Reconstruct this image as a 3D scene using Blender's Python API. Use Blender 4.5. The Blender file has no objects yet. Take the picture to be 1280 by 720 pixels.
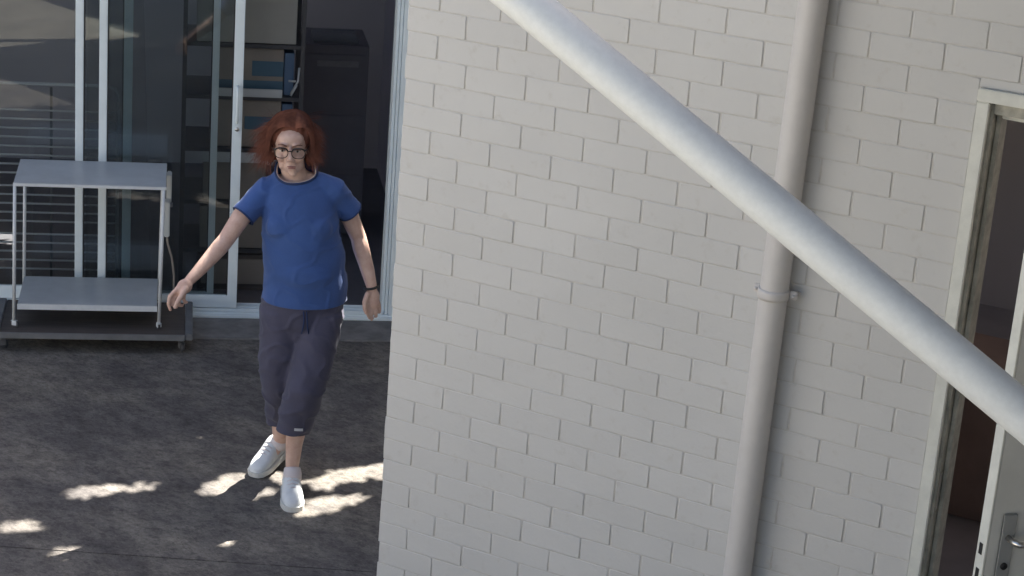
import bpy, bmesh, math, random
from mathutils import Vector, Matrix, noise, Euler
random.seed(7)
S = bpy.context.scene
C = S.collection
R = math.radians
# ---------------------------------------------------------------- camera
cd = bpy.data.cameras.new('camera'); cam = bpy.data.objects.new('camera', cd); C.objects.link(cam)
cd.sensor_width = 36; cd.lens = 71.07; cd.clip_start = .1; cd.clip_end = 400
RR = [[.8785491, .4722362, .0717246], [.2090510, -.2451341, -.9466821], [-.4294754, .8467008, -.3140838]]
CP = Vector((3.5608, -6.0626, 1.2700))
cam.matrix_world = Matrix(((RR[0][0], -RR[1][0], -RR[2][0], CP.x), (RR[0][1], -RR[1][1], -RR[2][1], CP.y),
                           (RR[0][2], -RR[1][2], -RR[2][2], CP.z), (0, 0, 0, 1)))
S.camera = cam
# ---------------------------------------------------------------- sky and sun
SUN_AZ = math.atan2(.12, .99); SUN_EL = R(55)
w = bpy.data.worlds.new('World'); S.world = w; w.use_nodes = True
nt = w.node_tree; bg = nt.nodes['Background']
sky = nt.nodes.new('ShaderNodeTexSky'); sky.sky_type = 'NISHITA'; sky.sun_disc = False
sky.sun_elevation = SUN_EL; sky.sun_rotation = SUN_AZ; sky.air_density = 1.0; sky.dust_density = 4.0; sky.ozone_density = .35
nt.links.new(sky.outputs[0], bg.inputs[0]); bg.inputs[1].default_value = .055
sd = Vector((math.sin(SUN_AZ) * math.cos(SUN_EL), math.cos(SUN_AZ) * math.cos(SUN_EL), math.sin(SUN_EL)))
sl = bpy.data.lights.new('sun', 'SUN'); sl.energy = 5.0; sl.angle = R(.3); sl.color = (1, .95, .86)
so = bpy.data.objects.new('sun', sl); C.objects.link(so); so.rotation_euler = sd.to_track_quat('Z', 'Y').to_euler()
S.view_settings.view_transform = 'Standard'; S.view_settings.look = 'None'
S.view_settings.gamma = 1; S.view_settings.exposure = 2.36
S.render.engine = 'CYCLES'
S.cycles.max_bounces = 8; S.cycles.transparent_max_bounces = 16
G = -2.3            # ground height; the camera hangs 3.6 m above it

# ---------------------------------------------------------------- materials
def mat(name, col, rough=.6, metal=0, var=.0, vscale=5, bump=0, bscale=60, spec=.5, col2=None, detail=6, stretch=None, sheen=0):
    m = bpy.data.materials.new(name); m.use_nodes = True
    t = m.node_tree; b = t.nodes['Principled BSDF']
    b.inputs['Base Color'].default_value = (*col, 1); b.inputs['Roughness'].default_value = rough
    b.inputs['Metallic'].default_value = metal; b.inputs['Specular IOR Level'].default_value = spec
    if sheen: b.inputs['Sheen Weight'].default_value = sheen
    co = t.nodes.new('ShaderNodeTexCoord'); src = co.outputs['Object']
    if stretch:
        mp = t.nodes.new('ShaderNodeMapping'); mp.inputs['Scale'].default_value = stretch
        t.links.new(src, mp.inputs[0]); src = mp.outputs[0]
    if var or col2:
        n = t.nodes.new('ShaderNodeTexNoise'); n.inputs['Scale'].default_value = vscale; n.inputs['Detail'].default_value = detail
        n.inputs['Roughness'].default_value = .65
        t.links.new(src, n.inputs[0])
        r = t.nodes.new('ShaderNodeValToRGB'); c2 = col2 or tuple(c * (1 - var) for c in col)
        r.color_ramp.elements[0].position = .35; r.color_ramp.elements[0].color = (*c2, 1)
        r.color_ramp.elements[1].position = .65; r.color_ramp.elements[1].color = (*[min(1, c * (1 + var * .5)) for c in col], 1)
        t.links.new(n.outputs[0], r.inputs[0]); t.links.new(r.outputs[0], b.inputs['Base Color'])
    if bump:
        n2 = t.nodes.new('ShaderNodeTexNoise'); n2.inputs['Scale'].default_value = bscale; n2.inputs['Detail'].default_value = 5
        t.links.new(src, n2.inputs[0]); bp = t.nodes.new('ShaderNodeBump'); bp.inputs['Strength'].default_value = bump
        bp.inputs['Distance'].default_value = .004
        t.links.new(n2.outputs[0], bp.inputs['Height']); t.links.new(bp.outputs[0], b.inputs['Normal'])
    return m

def mat_brick():
    m = mat('painted_brick', (.60, .583, .568), .62, bump=.35, bscale=45)
    t = m.node_tree; b = t.nodes['Principled BSDF']
    g = t.nodes.new('ShaderNodeNewGeometry'); N = t.nodes.new
    n1 = N('ShaderNodeTexNoise'); n1.inputs['Scale'].default_value = 1.3; n1.inputs['Detail'].default_value = 4
    n2 = N('ShaderNodeTexNoise'); n2.inputs['Scale'].default_value = 17; n2.inputs['Detail'].default_value = 8; n2.inputs['Roughness'].default_value = .7
    oi = N('ShaderNodeObjectInfo')
    for n in (n1, n2): t.links.new(g.outputs['Position'], n.inputs[0])
    r1 = N('ShaderNodeValToRGB'); r1.color_ramp.elements[0].position = .3; r1.color_ramp.elements[0].color = (.60, .58, .545, 1)
    r1.color_ramp.elements[1].position = .7; r1.color_ramp.elements[1].color = (.645, .625, .59, 1)
    t.links.new(n1.outputs[0], r1.inputs[0])
    r2 = N('ShaderNodeValToRGB'); r2.color_ramp.elements[0].position = .27; r2.color_ramp.elements[0].color = (.90, .88, .85, 1)
    r2.color_ramp.elements[1].position = .43; r2.color_ramp.elements[1].color = (1, 1, 1, 1)
    t.links.new(n2.outputs[0], r2.inputs[0])
    mx = N('ShaderNodeMix'); mx.data_type = 'RGBA'; mx.blend_type = 'MULTIPLY'; mx.inputs[0].default_value = .8
    t.links.new(r1.outputs[0], mx.inputs[6]); t.links.new(r2.outputs[0], mx.inputs[7])
    ma = N('ShaderNodeMapRange'); ma.inputs[3].default_value = .975; ma.inputs[4].default_value = 1.02
    t.links.new(oi.outputs['Random'], ma.inputs[0])
    vm = N('ShaderNodeVectorMath'); vm.operation = 'SCALE'
    t.links.new(mx.outputs[2], vm.inputs[0]); t.links.new(ma.outputs[0], vm.inputs['Scale'])
    t.links.new(vm.outputs[0], b.inputs['Base Color'])
    return m

def mat_ground():
    m = bpy.data.materials.new('weathered_concrete'); m.use_nodes = True
    t = m.node_tree; b = t.nodes['Principled BSDF']; N = t.nodes.new; L = t.links.new
    g = N('ShaderNodeNewGeometry'); b.inputs['Roughness'].default_value = .85
    mp = N('ShaderNodeMapping'); mp.inputs['Rotation'].default_value = (0, 0, R(33)); mp.inputs['Scale'].default_value = (1.0, 1.5, 1)
    L(g.outputs['Position'], mp.inputs[0])
    def ns(s, d, ro, src=mp):
        n = N('ShaderNodeTexNoise'); n.inputs['Scale'].default_value = s; n.inputs['Detail'].default_value = d; n.inputs['Roughness'].default_value = ro
        L(src.outputs[0], n.inputs[0]); return n
    def ramp(n, p0, c0, p1, c1):
        r = N('ShaderNodeValToRGB'); r.color_ramp.elements[0].position = p0; r.color_ramp.elements[0].color = (*c0, 1)
        r.color_ramp.elements[1].position = p1; r.color_ramp.elements[1].color = (*c1, 1); L(n.outputs[0], r.inputs[0]); return r
    a = ramp(ns(2.2, 12, .76), .36, (.112, .102, .095), .66, (.205, .190, .170))
    c = ramp(ns(9, 12, .85), .40, (.50, .49, .50), .56, (1.08, 1.08, 1.08))
    d = ramp(ns(60, 6, .85), .32, (.55, .55, .55), .68, (1.45, 1.45, 1.45))
    def mul(x, y, f):
        k = N('ShaderNodeMix'); k.data_type = 'RGBA'; k.blend_type = 'MULTIPLY'; k.inputs[0].default_value = f
        L(x, k.inputs[6]); L(y, k.inputs[7]); return k.outputs[2]
    e = ramp(ns(26, 8, .8), .42, (.40, .39, .40), .50, (1, 1, 1)); h = ramp(ns(1.1, 6, .6), .40, (.80, .79, .82), .62, (1.18, 1.14, 1.06))
    o = mul(mul(mul(mul(a.outputs[0], c.outputs[0], .8), d.outputs[0], .8), e.outputs[0], .6), h.outputs[0], 1.0)
    L(o, b.inputs['Base Color'])
    bp = N('ShaderNodeBump'); bp.inputs['Strength'].default_value = .6; bp.inputs['Distance'].default_value = .006
    L(ns(70, 6, .7).outputs[0], bp.inputs['Height']); L(bp.outputs[0], b.inputs['Normal'])
    return m

def mat_glass():
    m = bpy.data.materials.new('window_glass'); m.use_nodes = True; t = m.node_tree
    t.nodes.remove(t.nodes['Principled BSDF']); out = t.nodes['Material Output']; N = t.nodes.new
    tr = N('ShaderNodeBsdfTransparent'); tr.inputs[0].default_value = (.84, .87, .88, 1)
    gl = N('ShaderNodeBsdfGlossy'); gl.inputs['Roughness'].default_value = .01
    fr = N('ShaderNodeFresnel'); fr.inputs[0].default_value = 1.55; mx = N('ShaderNodeMixShader')
    t.links.new(fr.outputs[0], mx.inputs[0]); t.links.new(tr.outputs[0], mx.inputs[1]); t.links.new(gl.outputs[0], mx.inputs[2])
    t.links.new(mx.outputs[0], out.inputs[0]); return m

M = dict(
    brick=mat_brick(), ground=mat_ground(), glass=mat_glass(),
    mortar=mat('painted_mortar', (.60, .57, .52), .75, var=.1, vscale=20, bump=.4, bscale=120),
    yard=mat('warm_bounce_paving', (.20, .185, .155), .85, var=.25, vscale=3, bump=.4, bscale=40),
    pvc=mat('painted_downpipe', (.64, .60, .56), .5, var=.05, vscale=6, bump=.08, bscale=30),
    pipe=mat('white_pipe_paint', (.84, .865, .86), .5, var=.05, vscale=40, bump=.05, bscale=40),
    alu=mat('pale_aluminium', (.74, .81, .83), .38, var=.06, vscale=6, bump=.04),
    seal=mat('black_seal', (.02, .02, .022), .6),
    casing=mat('white_timber_paint', (.74, .73, .65), .45, var=.1, vscale=12, bump=.1, bscale=30),
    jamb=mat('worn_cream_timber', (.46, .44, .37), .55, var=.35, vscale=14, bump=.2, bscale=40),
    leaf_door=mat('grey_door_paint', (.76, .74, .67), .5, var=.08, vscale=4, bump=.06),
    steel=mat('satin_steel', (.62, .60, .57), .3, metal=1, bump=.05),
    dark=mat('dark_slot', (.015, .015, .015), .7),
    trolley=mat('trolley_grey_enamel', (.42, .44, .455), .38, var=.1, vscale=7, bump=.05),
    troleg=mat('trolley_white_enamel', (.64, .66, .67), .4, var=.08, vscale=20),
    rubber=mat('grey_rubber', (.07, .07, .075), .6),
    board=mat('brown_board', (.085, .07, .062), .6, var=.3, vscale=4, stretch=(1, 12, 1), bump=.2),
    greymetal=mat('dull_zinc', (.22, .22, .225), .45, metal=.4, var=.2, vscale=9),
    plastic=mat('white_plastic', (.5, .52, .51), .4),
    cable=mat('tan_cable', (.26, .23, .2), .5),
    render=mat('dark_render', (.12, .115, .12), .8, var=.1, vscale=3),
    inner=mat('interior_plaster', (.50, .475, .51), .85),
    innerfloor=mat('interior_tiles', (.14, .13, .14), .45, var=.2, vscale=3),
    redwood=mat('red_brown_panel', (.34, .235, .20), .5, var=.15, vscale=3),
    carton=mat('cardboard', (.25, .215, .185), .75, var=.08, vscale=5, bump=.1),
    paleboard=mat('pale_carton', (.32, .305, .275), .75, var=.05, vscale=5),
    teal=mat('teal_print', (.06, .12, .17), .6), bluep=mat('blue_print', (.09, .15, .24), .6),
    palegrey=mat('pale_grey_tray', (.45, .46, .46), .5),
    shelf=mat('dark_shelf_steel', (.05, .05, .055), .5),
    wire=mat('rack_wire', (.75, .76, .78), .4),
    curtain=mat('sheer_curtain', (.35, .36, .37), .9, var=.1, vscale=3),
    roof=mat('roof_sheet', (.25, .25, .26), .5, var=.1), bark=mat('bark', (.12, .09, .07), .9, var=.4, vscale=8, bump=.8, bscale=20),
    leaf=mat('leaf_green', (.05, .09, .025), .5, var=.4, vscale=2),
    skin=mat('skin', (.63, .44, .355), .5, col2=(.53, .33, .265), vscale=26, bump=.25, bscale=90),
    lips=mat('lips', (.38, .18, .155), .45), hair=mat('auburn_hair', (.235, .090, .060), .65, spec=.15, col2=(.12, .048, .034), vscale=22),
    brow=mat('eyebrow', (.13, .06, .04), .7),
    shirt=mat('blue_jersey', (.037, .088, .265), .85, var=.12, vscale=9, bump=.25, bscale=140, sheen=.15),
    rib=mat('dark_blue_rib', (.016, .035, .11), .85, bump=.2, bscale=200),
    under=mat('pale_undershirt', (.62, .52, .50), .8),
    pants=mat('navy_grey_twill', (.062, .060, .098), .85, var=.12, vscale=7, bump=.3, bscale=160, sheen=.1),
    shoe=mat('white_canvas', (.66, .68, .69), .7, var=.08, vscale=20, bump=.25, bscale=120),
    sole=mat('white_sole', (.6, .6, .57), .6, var=.15, vscale=15), sock=mat('white_sock', (.62, .56, .56), .9, bump=.3, bscale=200),
    frame=mat('black_acetate', (.018, .013, .012), .25), eyew=mat('eye_white', (.55, .5, .47), .3), iris=mat('iris', (.03, .025, .02), .2),
    silver=mat('silver_stud', (.75, .75, .75), .2, metal=1), band=mat('black_band', (.012, .012, .013), .5), logo=mat('logo_print', (.5, .5, .52), .6),
    palewall=mat('pale_render', (.62, .60, .56), .85, var=.08, vscale=2), deepgrey=mat('deep_grey_enamel', (.15, .14, .16), .5, var=.1), roomwall=mat('back_room_plaster', (.62, .56, .53), .9), roomfloor=mat('back_room_tiles', (.40, .37, .38), .4, var=.15, vscale=3), wingrender=mat('grey_render', (.32, .31, .29), .85, var=.1, vscale=3), strip=mat('pale_worn_concrete', (.19, .18, .172), .85, var=.3, vscale=9, bump=.4, bscale=60), plate=mat('brushed_plate', (.42, .42, .40), .5, metal=.3, bump=.05), paling=mat('grey_paling', (.2, .18, .16), .8, var=.2, vscale=3))
lens_mat = bpy.data.materials.new('spectacle_lens'); lens_mat.use_nodes = True
_t = lens_mat.node_tree; _t.nodes.remove(_t.nodes['Principled BSDF'])
_a = _t.nodes.new('ShaderNodeBsdfTransparent'); _b = _t.nodes.new('ShaderNodeBsdfGlossy'); _b.inputs['Roughness'].default_value = .03
_m = _t.nodes.new('ShaderNodeMixShader'); _m.inputs[0].default_value = .05
_t.links.new(_a.outputs[0], _m.inputs[1]); _t.links.new(_b.outputs[0], _m.inputs[2]); _t.links.new(_m.outputs[0], _t.nodes['Material Output'].inputs[0])

# ---------------------------------------------------------------- mesh helpers
def link(name, me, m=None, parent=None, smooth=False):
    if m and not me.materials: me.materials.append(m)
    if smooth:
        for p in me.polygons: p.use_smooth = True
    o = bpy.data.objects.new(name, me); C.objects.link(o)
    if parent: o.parent = parent
    return o
def obj(name, bm, m, parent=None, smooth=False):
    me = bpy.data.meshes.new(name); bmesh.ops.recalc_face_normals(bm, faces=bm.faces[:]); bm.to_mesh(me); bm.free()
    return link(name, me, m, parent, smooth)
def thing(name, label, cat, loc=(0, 0, 0), rz=0, group=None):
    o = bpy.data.objects.new(name, None); C.objects.link(o); o.location = loc; o.rotation_euler = (0, 0, rz)
    o.empty_display_size = .1; o['label'] = label; o['category'] = cat
    if group: o['group'] = group
    return o
def tag(o, label=None, cat=None, group=None, kind=None):
    if label: o['label'] = label
    if cat: o['category'] = cat
    if group: o['group'] = group
    if kind: o['kind'] = kind
    return o
def box(bm, x0, x1, y0, y1, z0, z1, bev=0):
    r = bmesh.ops.create_cube(bm, size=1, matrix=Matrix.Translation(((x0 + x1) / 2, (y0 + y1) / 2, (z0 + z1) / 2)) @ Matrix.Diagonal((abs(x1 - x0), abs(y1 - y0), abs(z1 - z0), 1)))
    if bev:
        es = list({e for v in r['verts'] for e in v.link_edges})
        bmesh.ops.bevel(bm, geom=es, offset=bev, segments=2, affect='EDGES', clamp_overlap=True)
def bx(name, m, parent, x0, x1, y0, y1, z0, z1, bev=0, smooth=False):
    bm = bmesh.new(); box(bm, x0, x1, y0, y1, z0, z1, bev); return obj(name, bm, m, parent, smooth)
def basis(d):
    d = d.normalized(); u = Vector((0, 0, 1)) if abs(d.z) < .9 else Vector((1, 0, 0))
    x = d.cross(u).normalized(); return x, d.cross(x).normalized()
def tube(bm, pts, rad, seg=12, cap=True, closed=False):
    pts = [Vector(p) for p in pts]; n = len(pts); rings = []; px = None
    for i, p in enumerate(pts):
        if closed: d = pts[(i + 1) % n] - pts[i - 1]
        else: d = pts[min(i + 1, n - 1)] - pts[max(i - 1, 0)]
        d.normalize()
        if px is None: x, y = basis(d)
        else:
            x = (px - d * px.dot(d)).normalized(); y = d.cross(x)
        px = x; r = rad[i] if isinstance(rad, (list, tuple)) else rad
        rings.append([bm.verts.new(p + x * r * math.cos(2 * math.pi * k / seg) + y * r * math.sin(2 * math.pi * k / seg)) for k in range(seg)])
    for i in range(n if closed else n - 1):
        a, b = rings[i], rings[(i + 1) % n]
        off = 0
        if closed and i == n - 1: off = min(range(seg), key=lambda o: (a[0].co - b[o].co).length)
        for k in range(seg): bm.faces.new((a[k], a[(k + 1) % seg], b[(k + 1 + off) % seg], b[(k + off) % seg]))
    if cap and not closed:
        bm.faces.new(rings[0][::-1]); bm.faces.new(rings[-1])
def ball(bm, c, r, rot=None, seg=20):
    mtx = Matrix.Translation(c) @ (rot.to_matrix().to_4x4() if rot else Matrix()) @ Matrix.Diagonal((*((r,) * 3 if isinstance(r, (int, float)) else r), 1))
    bmesh.ops.create_uvsphere(bm, u_segments=seg, v_segments=seg // 2 + 2, radius=1, matrix=mtx)
def capsule(bm, p0, p1, r0, r1, n=6):
    p0, p1 = Vector(p0), Vector(p1)
    tube(bm, [p0.lerp(p1, i / n) for i in range(n + 1)], [r0 + (r1 - r0) * i / n for i in range(n + 1)], 16)
    ball(bm, p0, r0, seg=16); ball(bm, p1, r1, seg=16)
def loft(bm, rings, seg=32, p=2.0):
    """rings: (centre, rx, ry[, tiltvec]) horizontal superellipse rings from bottom to top"""
    vs = []
    for (c, rx, ry) in rings:
        v = []
        for k in range(seg):
            t = 2 * math.pi * k / seg; cc, ss = math.cos(t), math.sin(t)
            v.append(bm.verts.new((c[0] + rx * math.copysign(abs(cc) ** (2 / p), cc), c[1] + ry * math.copysign(abs(ss) ** (2 / p), ss), c[2])))
        vs.append(v)
    for a, b in zip(vs, vs[1:]):
        for k in range(seg): bm.faces.new((a[k], a[(k + 1) % seg], b[(k + 1) % seg], b[k]))
    bm.faces.new(vs[0][::-1]); bm.faces.new(vs[-1])
def remesh(bm, vox, it=4, fac=.5):
    """fuse overlapping closed shapes into one continuous surface"""
    bmesh.ops.recalc_face_normals(bm, faces=bm.faces[:])
    me = bpy.data.meshes.new('tmp'); bm.to_mesh(me); bm.free()
    o = bpy.data.objects.new('tmp', me); C.objects.link(o)
    r = o.modifiers.new('r', 'REMESH'); r.mode = 'VOXEL'; r.voxel_size = vox
    s = o.modifiers.new('s', 'SMOOTH'); s.factor = fac; s.iterations = it
    dg = bpy.context.evaluated_depsgraph_get(); dg.update()
    res = bpy.data.meshes.new_from_object(o.evaluated_get(dg))
    bpy.data.objects.remove(o); b = bmesh.new(); b.from_mesh(res); bpy.data.meshes.remove(res); return b
def cut(bm, co, no):
    """remove everything on the side the normal points to"""
    bmesh.ops.bisect_plane(bm, geom=bm.verts[:] + bm.edges[:] + bm.faces[:], plane_co=co, plane_no=no, clear_outer=True)
def loops(bm):
    es = {e for e in bm.edges if e.is_boundary}; out = []
    while es:
        e = es.pop(); l = [e.verts[0], e.verts[1]]
        while True:
            nx = next((f for f in l[-1].link_edges if f in es), None)
            if not nx: break
            es.discard(nx); l.append(nx.other_vert(l[-1]))
        out.append([v.co.copy() for v in l[:-1]])
    return out
def solid(o, t):
    s = o.modifiers.new('thickness', 'SOLIDIFY'); s.thickness = t; s.offset = -1

# ---------------------------------------------------------------- ground
bm = bmesh.new(); box(bm, -80, 80, -80, 80, G - .6, G - .03)
tag(obj('ground', bm, M['ground']), kind='structure')
def slab(name, pts, m, top=G, th=.06):
    bm = bmesh.new(); a = [bm.verts.new((x, y, top)) for x, y in pts]; b = [bm.verts.new((x, y, top - th)) for x, y in pts]
    bm.faces.new(a); bm.faces.new(b[::-1])
    for i in range(len(a)): bm.faces.new((a[i], b[i], b[(i + 1) % len(a)], a[(i + 1) % len(a)]))
    bmesh.ops.bevel(bm, geom=[e for e in bm.edges if all(v.co.z > top - .001 for v in e.verts)], offset=.003, segments=2, affect='EDGES')
    return tag(obj(name, bm, m), kind='structure')
# control joint runs along y = -.583 + .527*(x + 1.364)
jy = lambda x: -.583 + .527 * (x + 1.364)
slab('patio_slab', [(-3.5, jy(-3.5) + .001), (.0, jy(0) + .001), (0, 8), (-3.5, 8)], M['ground'])
slab('bounce_paving', [(-14, -7.5), (-3.51, -7.5), (-3.51, 8), (-14, 8)], M['yard'])  # pale paving added out of view to bounce warm sunlight
slab('patio_slab', [(-3.5, -3.4), (4.6, -3.4), (4.6, -.01), (.23, -.01), (.0, jy(0) - .001), (-3.5, jy(-3.5) - .001)], M['ground'])
slab('bounce_paving', [(-3.49, -7.5), (4.6, -7.5), (4.6, -3.42), (-3.49, -3.42)], M['yard'])
slab('bounce_paving', [(-40, -40), (40, -40), (40, -7.52), (-40, -7.52)], M['yard'])

bm = bmesh.new(); box(bm, -.02, 2.2, -.33, -.024, -.02, .006, .003)
o = obj('concrete_apron', bm, M['strip']); o.location = (-2.41366, 2.01316, G); o.rotation_euler = (0, 0, math.atan2(.599678, .800241)); tag(o, kind='structure')
# ---------------------------------------------------------------- brick wall
wall = thing('brick_wall', 'white painted brick wall filling the middle and right of the view', 'wall')
RX = {-2: -.0018, -1: -.008, 0: .0079, 1: -.0058, 2: .0063, 3: .0036, 4: .0038, 5: -.0008, 6: .0009, 7: -.0056, 8: .0007, 9: -.0016, 10: -.0011, 11: .0028, 12: .0009, 13: -.0036, 14: .0019, 15: -.0007, 16: -.0006, 17: .001, 18: .0008, 19: -.0033, 20: .0021, 21: -.0038, 22: .0027, 23: .0004, 24: .0028}
def brick_mesh(L, H, seed):
    """a brick with a rounded, slightly uneven painted front face; origin at its centre on the wall plane"""
    rnd = random.Random(seed); bm = bmesh.new()
    nx = 6 if L > .15 else 4; bev = .003
    def ring(y, ins):
        pts = []; x0, x1, z0, z1 = -L / 2 + ins, L / 2 - ins, -H / 2 + ins, H / 2 - ins
        for i in range(nx): pts.append((x0 + (x1 - x0) * i / nx, z0))
        for i in range(2): pts.append((x1, z0 + (z1 - z0) * i / 2))
        for i in range(nx): pts.append((x1 - (x1 - x0) * i / nx, z1))
        for i in range(2): pts.append((x0, z1 - (z1 - z0) * i / 2))
        return [bm.verts.new((x, y, z)) for x, z in pts]
    a = ring(.03, 0); b = ring(-.0012, 0); c = ring(-.0034, bev)
    for va, vb, vc in zip(a, b, c):
        jx, jz = rnd.uniform(-.0010, .0010), rnd.uniform(-.0011, .0008)
        for v in (va, vb, vc): v.co.x += jx; v.co.z += jz
        vc.co.y += rnd.uniform(-.0006, .0006)
    n = len(a)
    for p, q in ((a, b), (b, c)):
        for i in range(n): bm.faces.new((p[i], p[(i + 1) % n], q[(i + 1) % n], q[i]))
    bm.faces.new(c)
    bmesh.ops.recalc_face_normals(bm, faces=bm.faces[:])
    me = bpy.data.meshes.new('brick'); bm.to_mesh(me); bm.free(); me.materials.append(M['brick'])
    for p in me.polygons: p.use_smooth = len(p.vertices) < 8
    return me
PH = .086; HB = PH - .0022
full = [brick_mesh(.2348, HB, i) for i in range(14)]
cache = {}
stuffbm = bmesh.new()
DX0, DX1, DTOP = 2.034, 2.955, .022
def put(x0, x1, zc, h=HB, vis=True):
    L = x1 - x0
    if L < .02: return
    y = random.uniform(-.0006, .0006); rt = (random.uniform(-.004, .004), random.uniform(-.003, .003), random.uniform(-.0015, .0015))
    if vis:
        k = (round(L, 3), round(h, 3))
        if abs(L - .2335) < .006 and h == HB: me = random.choice(full); sx = L / .2348
        else:
            if k not in cache: cache[k] = brick_mesh(L, h, hash(k) % 999)
            me = cache[k]; sx = 1
        o = bpy.data.objects.new('brick', me); C.objects.link(o); o.parent = wall
        o.location = ((x0 + x1) / 2, y, zc); o.rotation_euler = rt; o.scale.x = sx
    else:
        box(stuffbm, x0, x1, -.0045 + y, .03, zc - h / 2, zc + h / 2)
HG = .0058
for r in range(-36, 27):
    zc = -PH * r; dx = RX.get(r, random.uniform(-.003, .003))
    st = .12 if r % 2 == 0 else .24
    js = [0.0] + [st + .24 * k + dx + random.uniform(-.0015, .0015) for k in range(20)]
    gp = HG
    for i in range(len(js) - 1):
        x0, x1 = js[i] + (gp / 2 if i else random.uniform(-.003, .003)), 0
        gp = random.choice((.0066, .0060, .0054, .0048, .0040, .0030)); x1 = js[i + 1] - gp / 2
        if x0 > 4.2: break
        x1 = min(x1, 4.2)
        segs = [(x0, x1, zc, HB)]
        if zc - HB / 2 < DTOP:                # courses beside the door stop at its casing
            segs = []
            if x0 < DX0: segs.append((x0, min(x1, DX0 - .001), zc, HB))
            if x1 > DX1: segs.append((max(x0, DX1), x1, zc, HB))
        for s in segs: put(*s[:3], h=s[3], vis=(s[0] < 2.45 and -3 <= r <= 25))
box(stuffbm, DX0, DX1, -.0035, .03, DTOP - .006, .0420)
o = obj('brick_course', stuffbm, M['brick'], wall); o['kind'] = 'stuff'
bm = bmesh.new()                                         # masonry behind the faces, and the raised bed joints
box(bm, .004, DX0 + .02, -.0004, .12, G - .05, 3.1); box(bm, DX1 - .02, 4.2, -.0004, .12, G - .05, 3.1); box(bm, DX0 + .02, DX1 - .02, -.0004, .12, DTOP - .01, 3.1)
for r in range(-36, 27):
    z = -PH * (r + .5)
    if z > DTOP: box(bm, .003, 4.2, -.0021, .01, z - .003, z + .003)
    else: box(bm, .003, DX0 - .002, -.0021, .01, z - .003, z + .003); box(bm, DX1 + .002, 4.2, -.0021, .01, z - .003, z + .003)
obj('mortar', bm, M['mortar'], wall)
bm = bmesh.new()                                         # wall running back from the left corner, unseen upper storey added to shade the pipe
box(bm, .012, .12, .122, 5.2, G - .05, 3.1); box(bm, .0, 4.3, .0, 5.3, 3.102, 3.22)
obj('return_wall', bm, M['mortar'], wall)

wing = thing('shade_wing', 'rendered wing added beside the camera to block sky light from the right', 'wall')  # unseen wing added so the brick wall darkens to the right
bx('wall_panel', M['wingrender'], wing, 3.46, 3.7, -4.8, -.02, G, 3.3)
aw = thing('skyshade', 'dark awning added out of view to darken the right part of the brick wall', 'skyshade')  # sheet and beam added out of view to cut sky light on the right
bx('sheet', M['render'], aw, 1.9, 3.455, -4.6, -.02, 1.7, 1.76); bx('beam', M['render'], aw, 1.82, 1.895, -4.6, -.02, 1.6, 1.78)
bw = thing('bounce_wall', 'pale rendered wall added out of view to bounce sunlight onto the doors', 'wall')  # unseen reflector wall, added to fill the doors and left side with sunlight
bx('wall_panel', M['palewall'], bw, -13, -1.0, -8.2, -8.0, G, .3); bx('coping', M['palewall'], bw, -13.02, -.98, -8.23, -7.97, .302, .36, bev=.01)
# ---------------------------------------------------------------- side door in the brick wall
dr = thing('side_door', 'grey timber door standing open in its white frame at the right edge', 'door')
cas = [('casing', DX0 + .003, DX0 + .043, -.022, .004, G, -.028), ('casing', DX0 + .002, DX1 + .002, -.025, .004, -.027, .013), ('casing', DX1 - .042, DX1 - .002, -.022, .004, G, -.028)]
for nm, *b_ in cas: bx(nm, M['casing'], dr, *b_, bev=.003)
bx('jamb', M['jamb'], dr, DX0 + .02, DX0 + .052, .005, .14, G, -.035, bev=.002)
bx('jamb', M['jamb'], dr, DX1 - .052, DX1 - .02, .005, .14, G, -.035, bev=.002)
bx('jamb', M['jamb'], dr, DX0 + .052, DX1 - .052, .006, .14, -.065, -.030, bev=.002)
bx('door_stop', M['jamb'], dr, DX0 + .053, DX0 + .068, .05, .135, G, -.067, bev=.003)
bx('door_stop', M['casing'], dr, DX0 + .069, DX1 - .07, .05, .135, -.085, -.067, bev=.003)
bx('strike_plate', M['steel'], dr, DX0 + .0525, DX0 + .0545, .018, .042, -1.40, -1.27)
bx('threshold', M['greymetal'], dr, DX0 + .053, DX1 - .053, .0, .16, G + .002, G + .03, bev=.003)
TH = R(48); HX, HY = 2.935, -.03
def leaf_part(name, bmm, m, parent):
    o = obj(name, bmm, m, parent); return o
# leaf built in its own frame (x from hinge to free edge, y = outward face side) then turned
LM = Matrix.Translation((HX, HY, 0)) @ Matrix.Rotation(math.pi + TH, 4, 'Z')
def lbox(name, m, x0, x1, y0, y1, z0, z1, bev=0, parent=dr):
    bm = bmesh.new(); box(bm, x0, x1, y0, y1, z0, z1, bev); bm.transform(LM); return obj(name, bm, m, parent)
LW = .82
door = lbox('door_leaf', M['leaf_door'], 0, LW - .002, 0.0, .042, G + .035, -.07, .002)
lbox('edge_strip', M['casing'], LW - .0015, LW + .004, -.001, .043, G + .036, -.071, .0015, door)
for z0, z1 in ((-1.20, -1.165), (-1.29, -1.245)):
    lbox('latch_hole', M['dark'], LW + .003, LW + .0055, .012, .028, z0, z1, parent=door)
bm = bmesh.new(); 
box(bm, LW - .085, LW - .035, .043, .051, -1.29, -1.065, .012)
bm.transform(LM); hp = obj('lock_plate', bm, M['plate'], dr)
bm = bmesh.new(); tube(bm, [(LW - .06, .05, -1.14), (LW - .06, .09, -1.14), (LW - .066, .102, -1.14), (LW - .08, .106, -1.14), (LW - .19, .104, -1.142)], .0095, 14); bm.transform(LM)
obj('lever', bm, M['steel'], hp, True)
bm = bmesh.new(); tube(bm, [(LW - .06, .05, -1.23), (LW - .06, .056, -1.23)], .011, 16); bm.transform(LM); obj('keyhole', bm, M['dark'], hp, True)

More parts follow.
